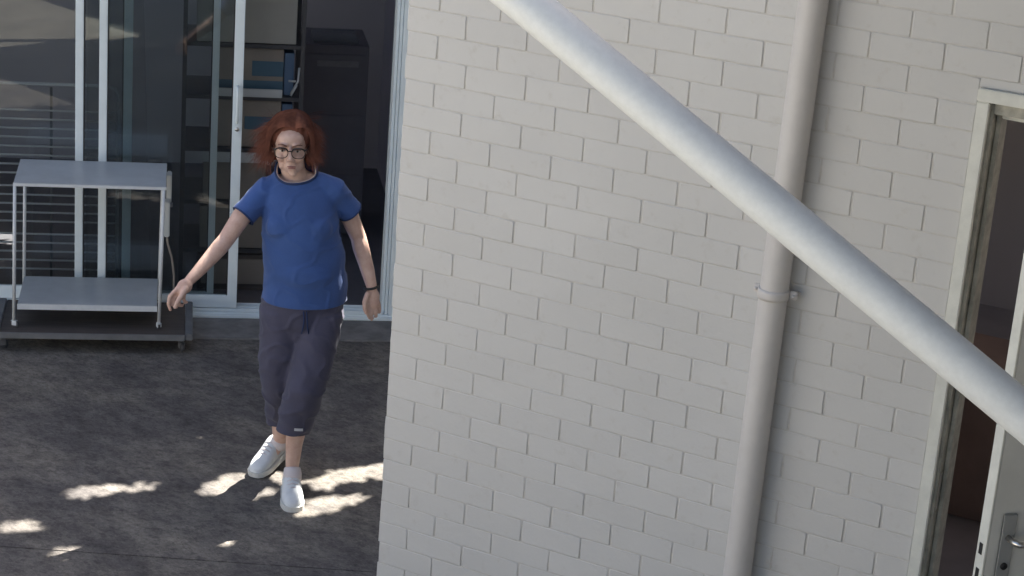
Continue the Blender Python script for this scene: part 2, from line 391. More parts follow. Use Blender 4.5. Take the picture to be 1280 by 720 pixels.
# room behind the side door
room = thing('back_room', 'dark room seen through the gap of the open side door', 'room')
bm = bmesh.new()
box(bm, .13, 4.2, 5.1, 5.2, G - .02, .3); box(bm, 4.1, 4.2, .13, 1.6, G - .02, .3); box(bm, 4.1, 4.2, 4.4, 5.1, G - .02, .3); box(bm, 4.1, 4.2, 1.6, 4.4, G - .02, -1.5); box(bm, 4.1, 4.2, 1.6, 4.4, -.1, .3); box(bm, .13, 4.1, .13, 5.1, .3, .35)  # side wall left open out of view, added to let sky light in
obj('plaster', bm, M['roomwall'], room)
bx('tiled_floor', M['roomfloor'], room, .125, 4.1, .16, 5.1, G - .02, G + .005)
cb = thing('red_brown_cabinet', 'red brown cabinet low in the room behind the side door', 'cabinet')
bx('carcass', M['redwood'], cb, .5, 2.7, 2.05, 2.5, G + .008, -1.60, bev=.004)

for k in range(2): bx('panel_door', M['redwood'], cb, .52 + k * 1.085, 1.59 + k * 1.085, 2.03, 2.05, G + .06, -1.63, bev=.003)

# ---------------------------------------------------------------- downpipe on the wall
dp = thing('downpipe', 'white vertical round downpipe strapped to the painted brick wall', 'pipe')
bm = bmesh.new(); tube(bm, [(1.496, -.062, 3.08), (1.492, -.062, .2), (1.475, -.062, -.8), (1.464, -.062, -1.8), (1.460, -.062, G + .01)], .0475, 40)
obj('pipe', bm, M['pvc'], dp, True)
cl = bmesh.new()
zc = -.762; cx = 1.475
ring = []
for z, rr in ((zc - .017, .0475), (zc - .017, .0512), (zc - .006, .0522), (zc + .006, .0522), (zc + .017, .0512), (zc + .017, .0475)):
    ring.append([cl.verts.new((cx + rr * math.cos(a), -.062 + rr * math.sin(a), z)) for a in [2 * math.pi * k / 40 for k in range(40)]])
for a, b in zip(ring, ring[1:]):
    for k in range(40): cl.faces.new((a[k], a[(k + 1) % 40], b[(k + 1) % 40], b[k]))
c_ = obj('clamp', cl, M['pvc'], dp, True)
for s in (-1, 1):
    bx('lug', M['pvc'], dp, cx + s * .051, cx + s * .076, -.05, -.036, zc - .014, zc + .014, bev=.003)
    bm = bmesh.new(); tube(bm, [(cx + s * .066, -.058, zc), (cx + s * .066, .0, zc)], .006, 10); obj('screw', bm, M['pvc'], dp, True)

# ---------------------------------------------------------------- diagonal pipe in the foreground
P1, P2 = Vector((1.3549, -1.7741, .4024)), Vector((2.6705, -1.6929, -.3655)); dd = (P2 - P1)
dg_ = thing('diagonal_pipe', 'thick smooth white pipe crossing diagonally in front of the brick wall', 'pipe')
bm = bmesh.new(); n = 40
tube(bm, [P1 + dd * (-1.1 + 2.68 * i / n) for i in range(n + 1)], .0515, 48); obj('pipe', bm, M['pipe'], dg_, True)
for k, f_ in ((0, -1.1), (1, 1.55)):
    p = P1 + dd * f_; bm = bmesh.new(); tube(bm, [p - dd.normalized() * .06, p + dd.normalized() * .06], .058, 32); obj('socket', bm, M['pipe'], dg_, True)

# ---------------------------------------------------------------- sliding door wall (own frame: x along, y inward)
O = Vector((-2.41366, 2.01316, 0)); AZ = math.atan2(.599678, .800241)
def dthing(name, label, cat, group=None): return thing(name, label, cat, O, AZ, group)
sg = dthing('sliding_glass_door', 'pale aluminium sliding glass door with its right side slid open', 'door')
ZT = -.15; ZR = -2.178; ZB = -2.246
# sill with three tracks, head and right jamb
bx('sill', M['alu'], sg, -3.2, 1.09, -.006, .13, G + .006, -2.268, bev=.003)
for y in (.0, .045, .09): bx('track', M['alu'], sg, -3.2, 1.02, y, y + .012, -2.267, -2.250, bev=.002)
bx('sill_lip', M['alu'], sg, -3.2, 1.09, -.022, -.007, G + .004, -2.277, bev=.003)
bx('jamb', M['alu'], sg, 1.046, 1.10, -.005, .14, -2.267, ZT, bev=.003)
bx('jamb_fin', M['alu'], sg, 1.013, 1.028, .02, .14, -2.267, ZT, bev=.002); bx('jamb_fin', M['alu'], sg, 1.030, 1.044, .004, .14, -2.267, ZT, bev=.002)
bx('head', M['alu'], sg, -3.2, 1.1, -.01, .14, ZT + .001, ZT + .07, bev=.003)
def panel(x0, x1, y, lw, rw, label=None, top=ZT):
    p = bpy.data.objects.new('door_panel', None); C.objects.link(p); p.parent = sg
    if label: p['label'] = label
    bx('stile', M['alu'], p, x0, x0 + lw, y, y + .03, ZB, top, bev=.003); bx('stile', M['alu'], p, x1 - rw, x1, y, y + .03, ZB, top, bev=.003)
    bx('rail', M['alu'], p, x0 + lw, x1 - rw, y + .002, y + .028, ZB, ZR, bev=.002); bx('rail', M['alu'], p, x0 + lw, x1 - rw, y + .002, y + .028, top - .06, top, bev=.002)
    bx('glass', M['glass'], p, x0 + lw - .004, x1 - rw + .004, y + .013, y + .018, ZR - .004, top - .056)
    for xs in (x0 + lw, x1 - rw - .006): bx('seal', M['seal'], p, xs, xs + .006, y + .006, y + .025, ZR, top - .06)
    return p
pa = panel(-.459, .2525, .000, .040, .049)
pb = panel(-.577, .132, .045, .040, .034)
pc = panel(-1.55, -.298, .090, .045, .044)
panel(-3.1, -1.50, .0, .045, .045)
bm = bmesh.new()
tube(bm, [(.226, .0, -1.06), (.226, -.028, -1.07), (.226, -.036, -1.10), (.226, -.036, -1.21), (.226, -.028, -1.24), (.226, .0, -1.25)], .007, 12)
hd = obj('handle', bm, M['alu'], pa, True)
bm = bmesh.new(); tube(bm, [(.228, .002, -1.285), (.228, -.008, -1.285)], .011, 16); obj('lock', bm, M['steel'], hd, True)
bx('handle_plate', M['alu'], hd, .214, .242, -.004, -.0005, -1.32, -1.04, bev=.0015)

# building round the sliding door
hs = dthing('door_wall', 'dark rendered building wall above the glass doors', 'wall')
bx('upper_wall', M['render'], hs, -5, 2.9, -.02, .12, ZT + .075, .28); bx('side_wall', M['render'], hs, 1.103, 2.2, .0, .12, G, ZT + .07)
bx('side_wall', M['render'], hs, -5, -3.21, .0, .12, G, ZT + .07)
bm = bmesh.new()
for q in ((-5.2, -1.3, -.12, 3.3), (.3, 2.9, -.12, 3.3), (-1.3, .3, -.12, 1.7), (-1.3, .3, 2.7, 3.3)): box(bm, *q, .282, .35)  # unseen skylight gap added in the roof to brighten the store room
obj('roof', bm, M['roof'], hs); bx('gutter', M['alu'], hs, -5.2, 2.9, -.24, -.122, .24, .35, bev=.01)
st = dthing('store_room', 'dark store room behind the sliding glass doors', 'room')
bm = bmesh.new(); box(bm, -3.3, 2.1, 3.0, 3.1, G, .28); box(bm, -3.4, -3.3, .13, 3.1, G, .28); box(bm, 1.25, 1.33, .13, 3.0, G, .5); box(bm, -3.3, -1.3, .13, 3.0, .1, .15); box(bm, 0.3, 1.33, .13, 3.0, .1, .15); box(bm, -1.3, .3, .13, 1.7, .1, .15); box(bm, -1.3, .3, 2.7, 3.0, .1, .15)
obj('plaster', bm, M['inner'], st); bx('floor', M['innerfloor'], st, -3.3, 1.25, .135, 3.0, G - .02, G + .012)

# shelving with cartons just inside
sh = dthing('shelving_unit', 'dark steel shelving unit with cartons behind the sliding panel', 'shelving')
for x in (-.05, .56):
    for y in (.42, .86): bx('post', M['shelf'], sh, x, x + .022, y, y + .022, G + .013, -.2)
for z in (-.935, -1.215, -1.50, -1.79, -2.06): bx('shelf', M['shelf'], sh, -.045, .575, .43, .88, z - .022, z, bev=.002)
def carton(label, x0, x1, y0, y1, z0, z1, m, cat='box', prints=()):
    t = dthing('carton', label, cat, 'cartons on the shelving unit'); bx('carton_body', m, t, x0, x1, y0, y1, z0, z1, bev=.003)
    for (a, b, c, d, mm) in prints: bx('printed_panel', mm, t, a, b, y0 - .0025, y0 + .002, c, d)
    return t
carton('large pale carton at the top of the shelving, highest in view', .02, .535, .44, .85, -.932, -.60, M['paleboard'])
tc = carton('pale carton with a blue printed panel on the second shelf down', .12, .475, .46, .80, -1.212, -.965, M['carton'], prints=[(.31, .474, -1.11, -1.03, M['teal']), (.121, .474, -1.212, -1.135, M['teal'])])
carton('blue carton squeezed beside the pale carton on the second shelf', .48, .53, .47, .8, -1.212, -.985, M['bluep'])
tr = dthing('grey_tray', 'pale grey tray sticking out under the second shelf carton', 'tray', 'grey trays on the shelving unit')
bx('tray_front', M['palegrey'], tr, .12, .47, .40, .412, -1.212, -1.168, bev=.003); bx('tray_base', M['palegrey'], tr, .12, .47, .412, .455, -1.2125, -1.205)
carton('cardboard carton on the third shelf behind her head', .10, .47, .46, .82, -1.497, -1.245, M['carton'], prints=[(.28, .469, -1.40, -1.33, M['teal'])])
carton('blue carton squeezed beside the third shelf carton', .475, .53, .47, .8, -1.497, -1.26, M['bluep'])
tr2 = dthing('grey_tray', 'pale grey tray on the fourth shelf left of her face', 'tray', 'grey trays on the shelving unit')
bx('tray_front', M['palegrey'], tr2, .06, .44, .40, .412, -1.57, -1.515, bev=.003); bx('tray_base', M['palegrey'], tr2, .06, .44, .412, .455, -1.57, -1.563)
carton('brown carton on the fourth shelf beside her shoulder', .07, .40, .45, .82, -1.788, -1.575, M['carton'])
carton('brown carton on the lowest shelf beside her hip', .06, .42, .45, .82, -2.058, -1.83, M['carton'])
dw = dthing('drawer_box', 'brown wooden drawer box on the floor behind her waist', 'box')
bx('carcass', M['board'], dw, .05, .44, .42, .84, G + .014, -2.09, bev=.003); bx('drawer_front', M['carton'], dw, .07, .42, .405, .42, G + .05, -2.11, bev=.003)
# scissors-like clip hanging at the shelf end
cpn = dthing('hanging_clips', 'white plastic clips hanging at the end of the second shelf', 'clips')
for pts in ([(.555, .42, -1.05), (.55, .41, -1.12), (.515, .41, -1.19)], [(.5, .41, -1.12), (.54, .405, -1.12)], [(.515, .41, -1.20), (.545, .41, -1.14)]):
    bm = bmesh.new(); tube(bm, pts, .006, 8); obj('clip', bm, M['palegrey'], cpn, True)
# dark things deeper in the room
rk = dthing('filing_cabinet', 'dark filing cabinet deep inside the open doorway', 'cabinet')
bx('carcass', M['deepgrey'], rk, .62, 1.02, 1.5, 2.0, G + .014, -1.15, bev=.004)
for k in range(3): bx('drawer_front', M['deepgrey'], rk, .64, 1.0, 1.485, 1.5, G + .06 + k * .36, G + .38 + k * .36, bev=.004)
bx('label_holder', M['greymetal'], rk, .72, .96, 1.478, 1.4845, -1.27, -1.235)
fo = dthing('folder_stack', 'two pale folders lying on the dark filing cabinet', 'folder')
bx('folder', M['curtain'], fo, .70, .96, 1.55, 1.8, -1.148, -1.13); bx('folder', M['curtain'], fo, .69, .95, 1.54, 1.79, -1.129, -1.112)

# drying rack with thin rails, behind the left panes
ra = dthing('drying_rack', 'metal drying rack with many thin horizontal rails behind the left glass', 'rack')
bm = bmesh.new(); tube(bm, [(-1.45, .45, G + .02), (-1.45, .45, -1.24), (-1.43, .45, -1.205), (-1.40, .45, -1.193), (-.43, .45, -1.193), (-.395, .45, -1.205), (-.377, .45, -1.24), (-.377, .45, G + .02)], .009, 12); obj('frame', bm, M['wire'], ra, True)
zr = -1.333
for k in range(18):
    bm = bmesh.new(); tube(bm, [(-1.44, .45, zr), (-.385, .45, zr - .001)], .0055, 8); obj('rail', bm, M['wire'], ra, True)
    zr -= .0485 if k not in (7, 12) else .07
bm = bmesh.new(); tube(bm, [(-.72, .455, -1.21), (-.72, .455, G + .02)], .007, 10); obj('upright', bm, M['greymetal'], ra, True)
# sheer curtain bunched behind the middle panes
cu = dthing('sheer_curtain', 'grey sheer curtain bunched behind the middle glass panes', 'curtain')
bm = bmesh.new(); prev = None
for i in range(61):
    x = -.53 + .34 * i / 60; y = .25 + .02 * math.sin(i * 1.05) + .008 * math.sin(i * .37); row = [bm.verts.new((x * (1 if z > -1 else 1) + (z + 2.2) * -.04 * (i / 60), y, z)) for z in (-2.25, -1.6, -1.0, -.3)]
    if prev:
        for a, b, c, d in zip(prev, row, row[1:], prev[1:]): bm.faces.new((a, b, c, d))
    prev = row
cm = M['curtain']; ct = cm.node_tree; pb_ = ct.nodes['Principled BSDF']; pb_.inputs['Alpha'].default_value = .22
obj('fabric', bm, cm, cu, True)

# ---------------------------------------------------------------- platform dolly and trolley
do = dthing('platform_dolly', 'low brown platform dolly on castors under the grey trolley', 'dolly')
bx('deck', M['board'], do, -.905, -.012, -.555, -.06, -2.222, -2.200, bev=.003)
bx('front_rail', M['greymetal'], do, -.905, -.012, -.569, -.556, -2.225, -2.196, bev=.002)
for x0, x1 in ((-.945, -.906), (-.011, .026)): bx('end_rail', M['greymetal'], do, x0, x1, -.56, -.06, -2.226, -2.192, bev=.004)
def castor(parent, x, y, ztop, zfloor, rr, ang, m=M['greymetal']):
    c = bpy.data.objects.new('castor', None); C.objects.link(c); c.parent = parent
    bm = bmesh.new(); tube(bm, [(x, y, ztop), (x, y, zfloor + rr * 1.7)], .008, 10)
    ca, sa = math.cos(ang), math.sin(ang)
    for s in (-1, 1):
        q = Matrix.Translation((x, y, 0)) @ Matrix.Rotation(ang, 4, 'Z')
        b2 = bmesh.new(); box(b2, -.008, rr * .9, s * rr * .52 - .002, s * rr * .52 + .002, zfloor + rr * .8, zfloor + rr * 2.05, .001); b2.transform(q)
        t_ = bpy.data.meshes.new('t'); b2.to_mesh(t_); b2.free(); bm.from_mesh(t_); bpy.data.meshes.remove(t_)
    b2 = bmesh.new(); box(b2, -.014, rr * .9, -rr * .58, rr * .58, zfloor + rr * 2.05, zfloor + rr * 2.2, .001); b2.transform(Matrix.Translation((x, y, 0)) @ Matrix.Rotation(ang, 4, 'Z'))
    t_ = bpy.data.meshes.new('t'); b2.to_mesh(t_); b2.free(); bm.from_mesh(t_); bpy.data.meshes.remove(t_)
    obj('fork', bm, m, c)
    ox, oy = x + ca * rr * .55, y + sa * rr * .55
    bm = bmesh.new(); ax = Vector((-sa, ca, 0)); ctr = Vector((ox, oy, zfloor + rr)); ww = rr * .38
    tube(bm, [ctr - ax * ww, ctr - ax * ww * .8, ctr + ax * ww * .8, ctr + ax * ww], [rr * .85, rr, rr, rr * .85], 20); obj('wheel', bm, M['rubber'], c, True)
for x, y, a in ((-.90, -.50, .4), (-.03, -.50, -1.2), (-.90, -.12, .2), (-.03, -.12, .5)): castor(do, x, y, -2.226, G, .022, a)

t = dthing('trolley', 'grey two shelf metal trolley on small castors in front of the glass', 'trolley')
def tray(z, x0, x1, y0, y1, lip):
    bm = bmesh.new(); box(bm, x0, x1, y0, y1, z - .003, z, .001)
    for b_ in ((x0, x1, y0, y0 + .003), (x0, x1, y1 - .003, y1), (x0, x0 + .003, y0, y1), (x1 - .003, x1, y0, y1)): box(bm, *b_, z - lip, z - .0035)
    o = obj('shelf', bm, M['trolley'], t); bx('shelf_lip', M['troleg'], o, x0 - .002, x1 + .002, y0 - .004, y0 - .0005, z - lip, z - .002, bev=.001); return o
tray(-1.462, -.838, -.118, -.482, -.05, .016); tray(-2.075, -.822, -.152, -.478, -.055, .030)
for x, y in ((-.832, -.478), (-.128, -.478), (-.815, -.06), (-.135, -.06)):
    bm = bmesh.new(); xb = x + (.0 if x > -.5 else -.008)
    if x > -.5: xb = x - .012
    tube(bm, [(x, y, -1.464), (xb, y, -2.165)], .0085, 12); obj('leg', bm, M['troleg'], t, True)
    castor(t, xb, y, -2.16, -2.199, .0165, 1.9 if x > -.5 else -.3, M['troleg'])
# power block hung on the back right leg, with its cable
pw = dthing('power_block', 'white plastic power block clipped to the right side of the trolley', 'power block')
bx('upper_body', M['plastic'], pw, -.118, -.092, -.14, -.05, -1.645, -1.50, bev=.005)
bx('lower_body', M['plastic'], pw, -.128, -.098, -.22, -.14, -1.80, -1.62, bev=.005)
bx('bracket', M['greymetal'], pw, -.115, -.085, -.16, -.12, -1.66, -1.645, bev=.002)
bm = bmesh.new(); tube(bm, [(-.112, -.18, -1.80), (-.105, -.18, -1.85), (-.085, -.17, -1.92), (-.072, -.16, -2.02), (-.072, -.15, -2.12), (-.08, -.14, -2.19)], .0055, 10); obj('cable', bm, M['cable'], pw, True)

# ---------------------------------------------------------------- the woman
P0 = Vector((-.80, .58, G)); PA = math.atan2(.5487972, .83595552)
wm = thing('person', 'woman with auburn hair, glasses, blue T-shirt and dark cropped trousers stepping forward', 'person', P0, PA)
V = lambda a, b, z: Vector((a, -b, z))          # a to her image right, b towards the camera
def B(bm, a, b, z, r, rot=None, seg=20): ball(bm, V(a, b, z), r, rot, seg)
def CP_(bm, p, q, r0, r1): capsule(bm, V(*p), V(*q), r0, r1)
def chain(bm, pts, rad):
    for (p, q, r0, r1) in zip(pts, pts[1:], rad, rad[1:]): CP_(bm, p, q, r0, r1)
bm = bmesh.new()
# head
HA = -.050
B(bm, HA, .028, 1.532, (.070, .088, .080)); B(bm, HA + .002, .046, 1.478, (.060, .068, .066)); B(bm, HA + .011, .066, 1.428, (.040, .046, .034)); B(bm, HA + .015, .100, 1.406, (.018, .018, .016))
B(bm, HA + .001, .088, 1.538, (.053, .034, .038))                                     # forehead
for s in (-1, 1):
    B(bm, HA + s * .034, .093, 1.466, (.020, .019, .018)); B(bm, HA + s * .028, .1185, 1.522, (.022, .012, .008), Euler((0, s * .15, 0)))
    B(bm, HA + s * .070, .022, 1.49, (.008, .017, .030)); B(bm, HA + .006 + s * .034, .062, 1.432, (.016, .034, .024))
    B(bm, HA + .003 + s * .011, .137, 1.4675, (.008, .010, .007))
CP_(bm, (HA, .118, 1.510), (HA + .003, .147, 1.474), .008, .0115)
B(bm, HA + .007, .117, 1.4375, (.024, .015, .012)); B(bm, HA + .005, .116, 1.4500, (.020, .015, .010)); B(bm, HA + .011, .110, 1.421, (.020, .013, .008))
# neck and trunk
chain(bm, [(HA + .004, .01, 1.46), (-.035, -.005, 1.385), (-.02, -.02, 1.34)], [.050, .049, .060])
loft(bm, [(V(.028, 0, .80), .135, .10), (V(.028, 0, .95), .140, .105), (V(.012, .01, 1.1), .145, .105), (V(0, .015, 1.22), .142, .102), (V(-.015, -.005, 1.31), .135, .075), (V(-.02, -.01, 1.35), .08, .055)])
CP_(bm, (-.02, -.02, 1.345), (-.135, -.01, 1.30), .042, .045); CP_(bm, (-.02, -.02, 1.35), (.125, -.01, 1.315), .042, .045)
# arms
chain(bm, [(-.145, .0, 1.305), (-.235, .055, 1.20), (-.293, .10, 1.112), (-.318, .125, 1.085), (-.385, .185, 1.015), (-.425, .222, .978)], [.044, .040, .0335, .0345, .027, .0215])
chain(bm, [(.13, .0, 1.315), (.195, -.035, 1.21), (.243, -.055, 1.10), (.255, -.045, 1.06), (.287, -.02, .97), (.307, .0, .905)], [.044, .040, .033, .0345, .029, .0225])
# right hand (image left), drooping from the wrist
B(bm, -.445, .238, .955, (.030, .022, .034), Euler((0, .75, 0))); B(bm, -.462, .247, .938, (.025, .019, .026), Euler((0, .6, 0)))
chain(bm, [(-.478, .258, .944), (-.500, .270, .922), (-.505, .275, .892), (-.497, .277, .868)], [.0095, .009, .008, .0068])
chain(bm, [(-.468, .248, .930), (-.487, .262, .905), (-.484, .262, .880), (-.474, .256, .872)], [.0095, .0088, .008, .0068])
chain(bm, [(-.456, .236, .925), (-.468, .246, .895), (-.462, .244, .876), (-.452, .238, .874)], [.009, .0082, .0075, .0065])
chain(bm, [(-.444, .222, .925), (-.449, .228, .900), (-.443, .225, .884), (-.434, .220, .883)], [.008, .0075, .0068, .006])
chain(bm, [(-.440, .262, .952), (-.458, .285, .925), (-.470, .295, .905), (-.478, .298, .886)], [.012, .0105, .0095, .0075])
# left hand (image right), relaxed and slightly curled
B(bm, .311, .005, .862, (.031, .021, .042)); B(bm, .314, .008, .838, (.032, .020, .026))
chain(bm, [(.292, .022, .842), (.291, .034, .815), (.297, .036, .793), (.303, .030, .778)], [.0095, .0088, .008, .0068])
chain(bm, [(.307, .014, .828), (.309, .026, .797), (.313, .022, .775), (.313, .010, .765)], [.0095, .009, .008, .0068])
chain(bm, [(.325, .006, .828), (.329, .016, .800), (.331, .010, .781), (.328, -.002, .775)], [.009, .0085, .0075, .0065])
chain(bm, [(.340, -.004, .834), (.345, .002, .810), (.345, -.003, .794), (.340, -.012, .790)], [.008, .0075, .0068, .006])
chain(bm, [(.290, .022, .880), (.279, .042, .852), (.281, .050, .826), (.288, .050, .806)], [.012, .0105, .0095, .0075])
# legs
chain(bm, [(.115, .0, .80), (.075, .07, .62), (.038, .115, .47), (.028, .105, .38), (.014, .09, .23), (.010, .085, .13)], [.078, .072, .055, .052, .036, .029])
chain(bm, [(-.055, .0, .80), (-.06, .01, .62), (-.05, -.015, .46), (-.05, -.075, .36), (-.046, -.15, .20), (-.044, -.185, .125)], [.078, .072, .055, .052, .038, .031])
CP_(bm, (.010, .09, .12), (.012, .15, .05), .027, .024); CP_(bm, (-.044, -.19, .12), (-.08, -.155, .07), .027, .024)
body = remesh(bm, .0042, 3, .5)
bo = obj('body', body, M['skin'], wm, True)

# shirt
bm = bmesh.new()
loft(bm, [(V(.030, .0, .79), .176, .140), (V(.030, .0, .86), .174, .140), (V(.031, .004, .95), .169, .138), (V(.018, .012, 1.06), .165, .130), (V(.006, .020, 1.15), .158, .124), (V(0, .018, 1.22), .153, .114), (V(-.008, .005, 1.29), .150, .094), (V(-.016, -.008, 1.345), .120, .070), (V(-.02, -.012, 1.385), .085, .064), (V(-.025, -.012, 1.43), .075, .07)], seg=40)
for s, a in ((-1, -.070), (1, .070)): B(bm, a, .088, 1.175, (.064, .050, .060)); B(bm, a * .9, .07, 1.14, (.07, .05, .06))
B(bm, .03, .07, .98, (.13, .085, .10))
CP_(bm, (-.06, -.01, 1.335), (-.140, -.002, 1.300), .047, .054); CP_(bm, (.03, -.01, 1.345), (.128, -.002, 1.312), .047, .055)
s1a, s1b = Vector((-.140, .0, 1.300)), Vector((-.228, .058, 1.205)); s2a, s2b = Vector((.128, .0, 1.312)), Vector((.205, -.036, 1.215))
CP_(bm, tuple(s1a), tuple(s1b + (s1b - s1a) * .3), .055, .050); CP_(bm, tuple(s2a), tuple(s2b + (s2b - s2a) * .3), .055, .050)
sb = remesh(bm, .006, 8, .6)
def wrinkle(bm, f, amp):
    bm.normal_update()
    for v in bm.verts: v.co += v.normal * f(v.co) * amp
def fshirt(p):
    d = 0
    u = Vector((p.x * 3.5 + p.z * 2.2, p.y * 3, p.z * 9 - p.x * 5)); d += noise.noise(u * 1.2) * .9
    u = Vector((p.x * 14 - p.z * 3, p.y * 8, p.z * 5)); lo = max(0, min(1, (1.15 - p.z) * 4)); d += noise.noise(u) * .9 * lo
    k = noise.noise(Vector((p.x * 7 + p.z * 9, p.y * 6, p.z * 13 - p.x * 10 + 5))); d += (1 - abs(k) * 5) * .55 if abs(k) < .2 else 0
    return d
wrinkle(sb, fshirt, .0066)
cut(sb, V(0, 0, .842), (0, 0, -1))
cut(sb, V(-.02, .0, 1.390), Vector((-.05, -.66, 1)).normalized())
for a_, b_ in ((s1a, s1b), (s2a, s2b)):
    d = (b_ - a_).normalized(); co = V(*b_); no = Vector((d.x, -d.y, d.z))
    bmesh.ops.bisect_plane(sb, geom=sb.verts[:] + sb.edges[:] + sb.faces[:], plane_co=co, plane_no=no)
    dele = [f for f in sb.faces if (f.calc_center_median() - co).dot(no) > 0 and (f.calc_center_median() - co).length < .112 and abs(f.calc_center_median().x) > .13]
    bmesh.ops.delete(sb, geom=dele, context='FACES')
L_ = [l for l in loops(sb) if sum((l[i] - l[i - 1]).length for i in range(len(l))) > .2]
neck = max(L_, key=lambda l: sum(p.z for p in l) / len(l))
shirt = obj('t_shirt', sb, M['shirt'], wm, True); solid(shirt, .003)
def circle_fit(l, n):
    """resample a closed loop evenly"""
    L = [(l[i] - l[i - 1]).length for i in range(len(l))]; T = sum(L); out = []; acc = 0; i = 0; d = 0
    for k in range(n):
        tgt = T * k / n
        while d + L[(i + 1) % len(l)] < tgt and i < 3 * len(l): d += L[(i + 1) % len(l)]; i += 1
        a, b = l[i % len(l)], l[(i + 1) % len(l)]; f = (tgt - d) / max(1e-6, L[(i + 1) % len(l)]); out.append(a.lerp(b, min(1, f)))
    for _ in range(4): out = [(out[j - 1] + out[j] * 2 + out[(j + 1) % n]) / 4 for j in range(n)]
    return out
nl = circle_fit(neck, 48)
bm = bmesh.new(); tube(bm, nl, .0055, 10, closed=True); obj('neck_rib', bm, M['rib'], shirt, True)
cen = sum(nl, Vector()) / len(nl)
bm = bmesh.new(); tube(bm, [cen + (p - cen) * .955 + Vector((0, 0, .001)) for p in nl], .0042, 8, closed=True); obj('undershirt_edge', bm, M['under'], wm, True)
for l in L_:
    if l is neck: continue
    q = circle_fit(l, 40); big = max((p - q[0]).length for p in q) > .2
    bm = bmesh.new(); tube(bm, q, .0028 if big else .0038, 8, closed=True); obj('hem' if big else 'cuff', bm, M['shirt'] if big else M['rib'], shirt, True)

# cropped trousers
bm = bmesh.new()
loft(bm, [(V(.025, 0, .69), .155, .10), (V(.025, 0, .76), .170, .125), (V(.025, .0, .84), .165, .125), (V(.028, .0, .90), .155, .118)])
def leg(pts):
    loft(bm, [(V(a, b, z), rx, ry) for a, b, z, rx, ry in pts[::-1]], seg=28)
leg([(.103, .01, .80, .090, .108), (.092, .045, .70, .091, .108), (.077, .080, .60, .088, .095), (.050, .115, .50, .082, .085), (.032, .110, .42, .078, .078), (.018, .095, .34, .074, .070), (.008, .085, .285, .072, .066), (.006, .083, .24, .072, .066)])
leg([(-.058, .0, .80, .092, .108), (-.055, .005, .70, .093, .105), (-.056, .01, .60, .092, .095), (-.052, .0, .50, .086, .086), (-.050, -.03, .42, .078, .078), (-.050, -.075, .34, .070, .070), (-.048, -.12, .26, .062, .062), (-.046, -.14, .215, .060, .060)])
pb2 = remesh(bm, .006, 8, .6)
def fp(p):
    d = noise.noise(Vector((p.x * 9 + p.z * 4, p.y * 9, p.z * 3.2))) * 1.0
    k = noise.noise(Vector((p.x * 10 + p.z * 8 + 3, p.y * 8, p.z * 10 - p.x * 9))); d += (1 - abs(k) * 5) * .7 if abs(k) < .2 else 0
    if p.z < .46: d += .8 * math.sin(p.z * 75 + p.x * 22 + 2 * noise.noise(p * 9)) * (.46 - p.z) * 3
    return d
wrinkle(pb2, fp, .0078)
def legcut(bm, co, no, test):
    bmesh.ops.bisect_plane(bm, geom=bm.verts[:] + bm.edges[:] + bm.faces[:], plane_co=co, plane_no=no)
    bmesh.ops.delete(bm, geom=[f for f in bm.faces if (f.calc_center_median() - co).dot(no) > 0 and test(f.calc_center_median())], context='FACES')
legcut(pb2, V(0, .09, .288), Vector((-.08, 0, -1)).normalized(), lambda p: p.z < .34 and p.y < -.01)
legcut(pb2, V(0, -.12, .235), Vector((.0, 0, -1)), lambda p: p.z < .30 and p.y > .03)
pants = obj('trousers', pb2, M['pants'], wm, True); solid(pants, .003)
for k, (a, z) in enumerate(((.034, .80), (.046, .80))):
    bm = bmesh.new(); tube(bm, [V(a - .004, .143, .835), V(a, .138, z), V(a + .003 * (k * 2 - 1), .134, .765), V(a + .008 * (k * 2 - 1), .131, .735)], .0028, 8); obj('drawstring', bm, M['rib'], pants, True)
bm = bmesh.new(); prev = None
for i in range(7):
    a = .012 + .036 * i / 6; yb = .094 + .070 * math.sqrt(max(0, 1 - ((a - .016) / .074) ** 2)) + .009
    r_ = [bm.verts.new(V(a, yb, z - .003 * i / 6)) for z in (.322, .334)]
    if prev: bm.faces.new((prev[0], r_[0], r_[1], prev[1]))
    prev = r_
obj('logo', bm, M['logo'], pants)

